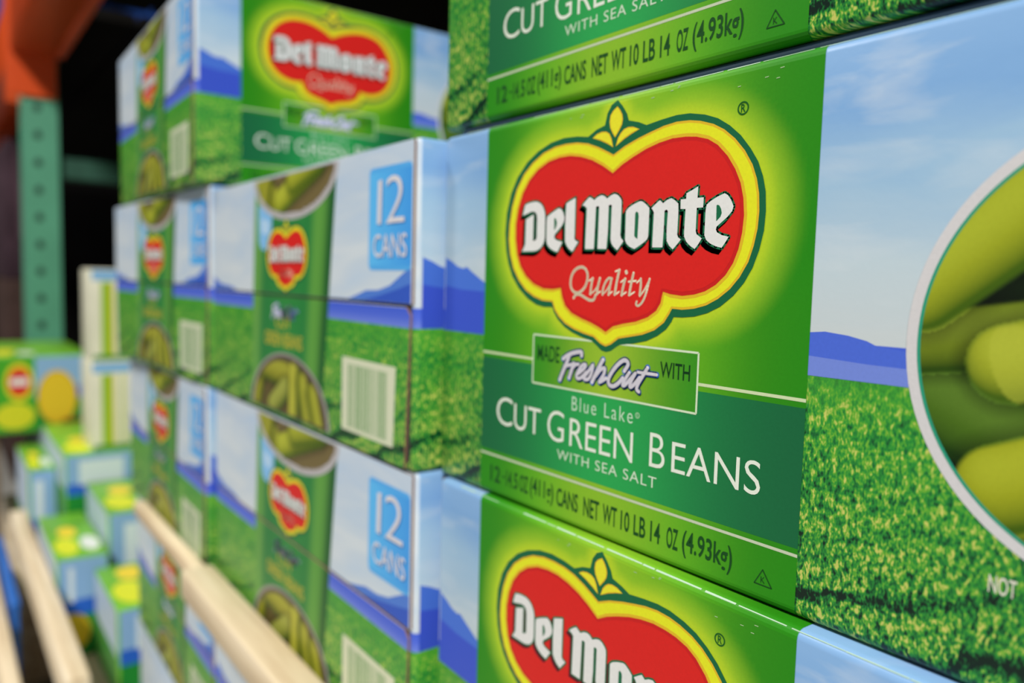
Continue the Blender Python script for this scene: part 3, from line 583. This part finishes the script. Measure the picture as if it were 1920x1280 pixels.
lid = link('top_flap', rbox_mesh('top_flap', 0.003, 0.30, 0.0045, 0.226, 0.1128, 0.1157, 0.001, 2), plain('slate_blue_board', (26, 52, 72), 0.5), main, 'dark blue raised top flap')

WOOD, n_, l_, b_ = nt('pale_pine'); b_.inputs['Roughness'].default_value = 0.6
tc = n_.new('ShaderNodeTexCoord'); mp = n_.new('ShaderNodeMapping'); mp.inputs['Scale'].default_value = (6, 90, 90); no = n_.new('ShaderNodeTexNoise'); no.inputs['Scale'].default_value = 1; no.inputs['Detail'].default_value = 5
l_.new(tc.outputs['Object'], mp.inputs['Vector']); l_.new(mp.outputs['Vector'], no.inputs['Vector'])
l_.new(ramp(n_, l_, no.outputs['Fac'], [(0.3, (198, 172, 136)), (0.5, (226, 206, 172)), (0.7, (238, 222, 194))]), b_.inputs['Base Color'])
OLDWOOD = plain('weathered_wood', (134, 112, 88), 0.8, var=0.3, scale=30)

def pallet(x0, x1, y0, y1, z1, label):
    t = empty('wooden_pallet', ((x0+x1)/2, (y0+y1)/2, FLOOR), 0, label, 'pallet', 'wooden pallets'); hw, hd, hz = (x1-x0)/2, (y1-y0)/2, z1-FLOOR
    for i in range(5):
        a = -hd+i*(2*hd-0.08)/4; link('deck_board', rbox_mesh('deck_board', -hw, hw, a, a+0.08, hz-0.02, hz, 0.001, 1), WOOD, t)
    for i in range(3):
        a = -hw+i*(2*hw-0.05)/2; link('stringer', rbox_mesh('stringer', a, a+0.05, -hd, hd, 0.0, hz-0.02, 0.001, 1), WOOD, t)
pallet(-0.48, 0.31, -0.006, 0.31, -0.3396, 'wooden pallet under the pile of bean cartons')

def rail(name, x0, x1, y0, y1, z0, z1, label, mat=WOOD, post=None):
    t = empty(name, ((x0+x1)/2, (y0+y1)/2, FLOOR), 0, label, 'wooden rail', 'wooden rails in front of the cartons')
    hw, hd = (x1-x0)/2, (y1-y0)/2
    link('rail_board', rbox_mesh('rail_board', -hw, hw, -hd, hd, z0-FLOOR, z1-FLOOR, 0.0025, 2), mat, t)
    for px in post or (): link('rail_post', rbox_mesh('rail_post', px-(x0+x1)/2-0.012, px-(x0+x1)/2+0.012, -hd, hd, 0, z0-FLOOR, 0.001, 1), mat, t)
    return t
rail('wooden_rail', -0.230, 0.20, -0.0285, -0.0105, -0.1190, -0.1020, 'near pale wooden rail crossing the lower middle carton end', post=(0.18,))
rail('wooden_rail', -0.392, -0.231, -0.0215, -0.0128, -0.1145, -0.1035, 'thinner far pale wooden rail ending at the left edge of the pile')
rail('wooden_rail', -0.96, -0.44, -0.062, -0.044, -0.285, -0.252, 'lower left pale wooden rail slanting towards the bottom of the picture', post=(-0.93, -0.45))
rail('wooden_rail', -1.10, -0.60, -0.094, -0.078, -0.36, -0.325, 'lowest pale wooden rail at the left edge of the picture', post=(-1.08, -0.62))
rail('wooden_rail', -1.66, -1.12, -0.084, -0.062, -0.29, -0.17, 'weathered brown wooden board at the left edge under the corn carton', OLDWOOD, post=(-1.64, -1.14))

# ---------------------------------------------------------------- other vegetables further down the aisle
def plain_body(name, dims, mat): return rbox_mesh(name, 0, dims[0], 0, dims[1], 0, dims[2], 0.002, 2)
LIMEB = plain('lime_printed_board', (112, 178, 44), 0.4, var=0.25, scale=30); CREAM = plain('cream_printed_board', (220, 218, 194), 0.45, var=0.08, scale=20)
def side_map(D, Hh): return lambda a, b, k: (D[0]+(k+1)*2*STEP, a*0.001, b*0.001)          # face towards the camera (+x)
def top_map(D): return lambda a, b, k: (a*0.001, b*0.001, D[2]+(k+1)*2*STEP)
def front_map(D): return lambda a, b, k: (a*0.001, -(k+1)*2*STEP, b*0.001)
def veg_carton(loc, dims, label, yel, group='vegetable cartons stepping down the aisle', badge=False, seed=0):
    t = empty('vegetable_carton', loc, 0, label, 'carton', group); d = [x*1000 for x in dims]; rn = random.Random(seed)
    link('body', plain_body('body', dims, LIMEB), LIMEB, t)
    P = Print(side_map(dims, 0))
    P.quad([(2, 2), (d[1]-2, 2), (d[1]-2, d[2]*0.42), (2, d[2]*0.42)], 0, (30, 132, 48)); P.quad([(2, d[2]*0.42), (d[1]-2, d[2]*0.42), (d[1]-2, d[2]*0.58), (2, d[2]*0.58)], 0, (40, 96, 196)); P.quad([(2, d[2]*0.58), (d[1]-2, d[2]*0.58), (d[1]-2, d[2]-2), (2, d[2]-2)], 0, (134, 172, 212))
    link('landscape_print', P.mesh('landscape_print'), INK, t)
    P = Print(side_map(dims, 0))
    if badge:
        P.quad([(2, 2), (58, 2), (58, d[2]-2), (2, d[2]-2)], 1, (70, 160, 40))
        P.disc((38, d[2]*0.66), 18, 2, (222, 210, 40), 28, d[2]*0.25); P.disc((38, d[2]*0.66), 14.5, 3, (206, 44, 36), 28, d[2]*0.19); P.quad([(27, d[2]*0.62), (49, d[2]*0.62), (49, d[2]*0.71), (27, d[2]*0.71)], 4, WHT)
        P.disc((32, d[2]*0.22), 25, 2, (206, 206, 40), 28, d[2]*0.17)
        P.disc((86, d[2]*0.44), 26, 2, (214, 172, 36), 36, d[2]*0.36); P.disc((86, d[2]*0.44), 23, 3, (222, 186, 44), 36, d[2]*0.32)
        P.quad([(92, 3), (127, 3), (127, d[2]*0.14), (92, d[2]*0.14)], 4, (126, 56, 26))
    else:
        P.quad([(16, d[2]*0.56), (d[1]*0.22, d[2]*0.56), (d[1]*0.22, d[2]*0.9), (16, d[2]*0.9)], 1, (208, 220, 226)); P.disc((d[1]*0.30, d[2]*0.26), 16, 1, yel, 24, 20)
    link('badge_print', P.mesh('badge_print'), INK, t)
    for i in range(max(1, int(d[1]/100+0.1))):
        b = 2+i*100; e = min(1.0, (d[1]-4)/62)
        for x, y, rx, ry, col in ((d[0]-40, 17*e, 30, 15*e, (220, 226, 40)), (d[0]-42, 48*e, 26, 12*e, (224, 228, 220)), (d[0]-92, 26*e, 20, 13*e, (238, 210, 50))):
            P = Print(top_map(dims)); P.disc((x, b+y), rx, 0, col, 28, ry); link('lid_oval', P.mesh('lid_oval'), INK, t)
    P = Print(front_map(dims)); P.quad([(2, 2), (d[0]-2, 2), (d[0]-2, d[2]*0.5), (2, d[2]*0.5)], 0, (60, 140, 56)); P.quad([(2, d[2]*0.5), (d[0]-2, d[2]*0.5), (d[0]-2, d[2]-2), (2, d[2]-2)], 0, (186, 204, 222))
    link('aisle_print', P.mesh('aisle_print'), INK, t)
    return t
BASE = -0.3396
pallet(-1.40, -0.52, -0.0435, 0.31, BASE, 'wooden pallet under the vegetable cartons further left')
veg_carton((-1.395, -0.012, BASE), (0.550, 0.30, 0.0888), 'lower vegetable carton beside the pale wooden post', (222, 196, 40), seed=1)
veg_carton((-1.08, -0.012, BASE+0.089), (0.235, 0.30, 0.0896), 'blue and green vegetable carton under the cream striped cartons', (222, 196, 40), seed=2)
veg_carton((-0.838, 0.010, BASE), (0.148, 0.30, 0.143), 'vegetable carton with yellow and white lid ovals, beside the cream striped ones', (226, 190, 40), seed=3)
veg_carton((-0.838, -0.042, BASE), (0.170, 0.049, 0.108), 'narrow vegetable carton with a white lid oval, above the slanting rail', (226, 190, 40), seed=4)
veg_carton((-0.662, -0.008, BASE), (0.122, 0.30, 0.094), 'lowest vegetable carton, tucked against the left end of the bean pile', (226, 190, 40), seed=5)
veg_carton((-1.37, -0.075, BASE+0.089+0.0756), (0.27, 0.13, 0.113), 'corn carton with a red badge and a big yellow disc', (222, 196, 40), group='corn cartons', badge=True, seed=6)
veg_carton((-1.37, -0.010, BASE+0.0892), (0.27, 0.29, 0.075), 'low vegetable carton under the corn carton', (222, 196, 40), seed=8)
veg_carton((-1.08, -0.044, BASE), (0.17, 0.031, 0.150), 'narrow pale blue vegetable carton beside the tall striped ones', (226, 190, 40), seed=9)
def striped(loc, dims, label):
    t = empty('striped_carton', loc, 0, label, 'carton', 'cream striped cartons'); d = [x*1000 for x in dims]
    link('body', plain_body('body', dims, CREAM), CREAM, t)
    P = Print(side_map(dims, 0))
    for i in range(5):
        b = i*60+12
        P.quad([(b, 6), (b+10, 6), (b+10, d[2]-16), (b, d[2]-16)], 0, (150, 186, 40)); P.quad([(b+10, 6), (b+14, 6), (b+14, d[2]-16), (b+10, d[2]-16)], 0, (206, 196, 70)); P.quad([(b+22, 6), (b+25, 6), (b+25, d[2]-16), (b+22, d[2]-16)], 0, (184, 192, 96))
    P.quad([(2, 1.5), (d[1]-2, 1.5), (d[1]-2, 7), (2, 7)], 1, (52, 140, 50)); P.quad([(2, d[2]-14), (d[1]-2, d[2]-14), (d[1]-2, d[2]-2), (2, d[2]-2)], 1, (120, 176, 222))
    link('stripe_print', P.mesh('stripe_print'), INK, t); return t
striped((-0.925, 0.019, BASE+0.1792), (0.077, 0.28, 0.1125), 'lower cream carton with green and yellow stripes')
striped((-0.925, 0.021, BASE+0.2922), (0.070, 0.28, 0.115), 'upper cream carton with green stripes and pale blue top edge')

# goods in the dark bay and beyond the upright
def goods(name, loc, dims, rgb, label, cat='carton'):
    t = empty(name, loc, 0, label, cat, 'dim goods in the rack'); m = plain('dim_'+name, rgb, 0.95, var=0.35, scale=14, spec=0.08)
    link('body', rbox_mesh('body', 0, dims[0], 0, dims[1], 0, dims[2], 0.004, 2), m, t)
    link('tape', rbox_mesh('tape', dims[0]*0.46, dims[0]*0.54, -0.0006, dims[1], dims[2], dims[2]+0.0006, 0), KRAFT, t)
    P = Print(lambda a, b, k: (dims[0]+(k+1)*4*STEP, a*0.001, b*0.001)); P.quad([(dims[1]*300, dims[2]*300), (dims[1]*700, dims[2]*300), (dims[1]*700, dims[2]*700), (dims[1]*300, dims[2]*700)], 0, tuple(min(255, int(c*1.5)) for c in rgb))
    link('label', P.mesh('label'), INK, t); return t
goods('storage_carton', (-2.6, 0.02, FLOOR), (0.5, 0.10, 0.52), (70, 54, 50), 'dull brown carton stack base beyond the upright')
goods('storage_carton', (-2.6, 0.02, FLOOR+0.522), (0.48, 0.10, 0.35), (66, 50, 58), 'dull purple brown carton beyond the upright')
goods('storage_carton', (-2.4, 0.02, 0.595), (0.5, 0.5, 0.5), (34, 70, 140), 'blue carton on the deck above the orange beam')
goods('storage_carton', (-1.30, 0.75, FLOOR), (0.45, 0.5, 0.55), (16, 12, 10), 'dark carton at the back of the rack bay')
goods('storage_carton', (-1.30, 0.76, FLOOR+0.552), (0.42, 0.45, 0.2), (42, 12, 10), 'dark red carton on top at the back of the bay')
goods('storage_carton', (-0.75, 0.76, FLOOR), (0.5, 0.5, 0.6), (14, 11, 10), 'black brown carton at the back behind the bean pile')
t = empty('blue_panel', (-1.05, -0.0765, FLOOR), 0, 'blue plastic side panel low between the two lowest rails', 'panel'); BLUE = plain('blue_plastic', (40, 104, 190), 0.4)
link('sheet', rbox_mesh('sheet', 0, 0.27, 0.003, 0.010, 0, 0.165, 0.001, 1), BLUE, t)
link('top_lip', rbox_mesh('top_lip', 0, 0.27, 0.0, 0.0115, 0.165, 0.173, 0.002, 2), BLUE, t)
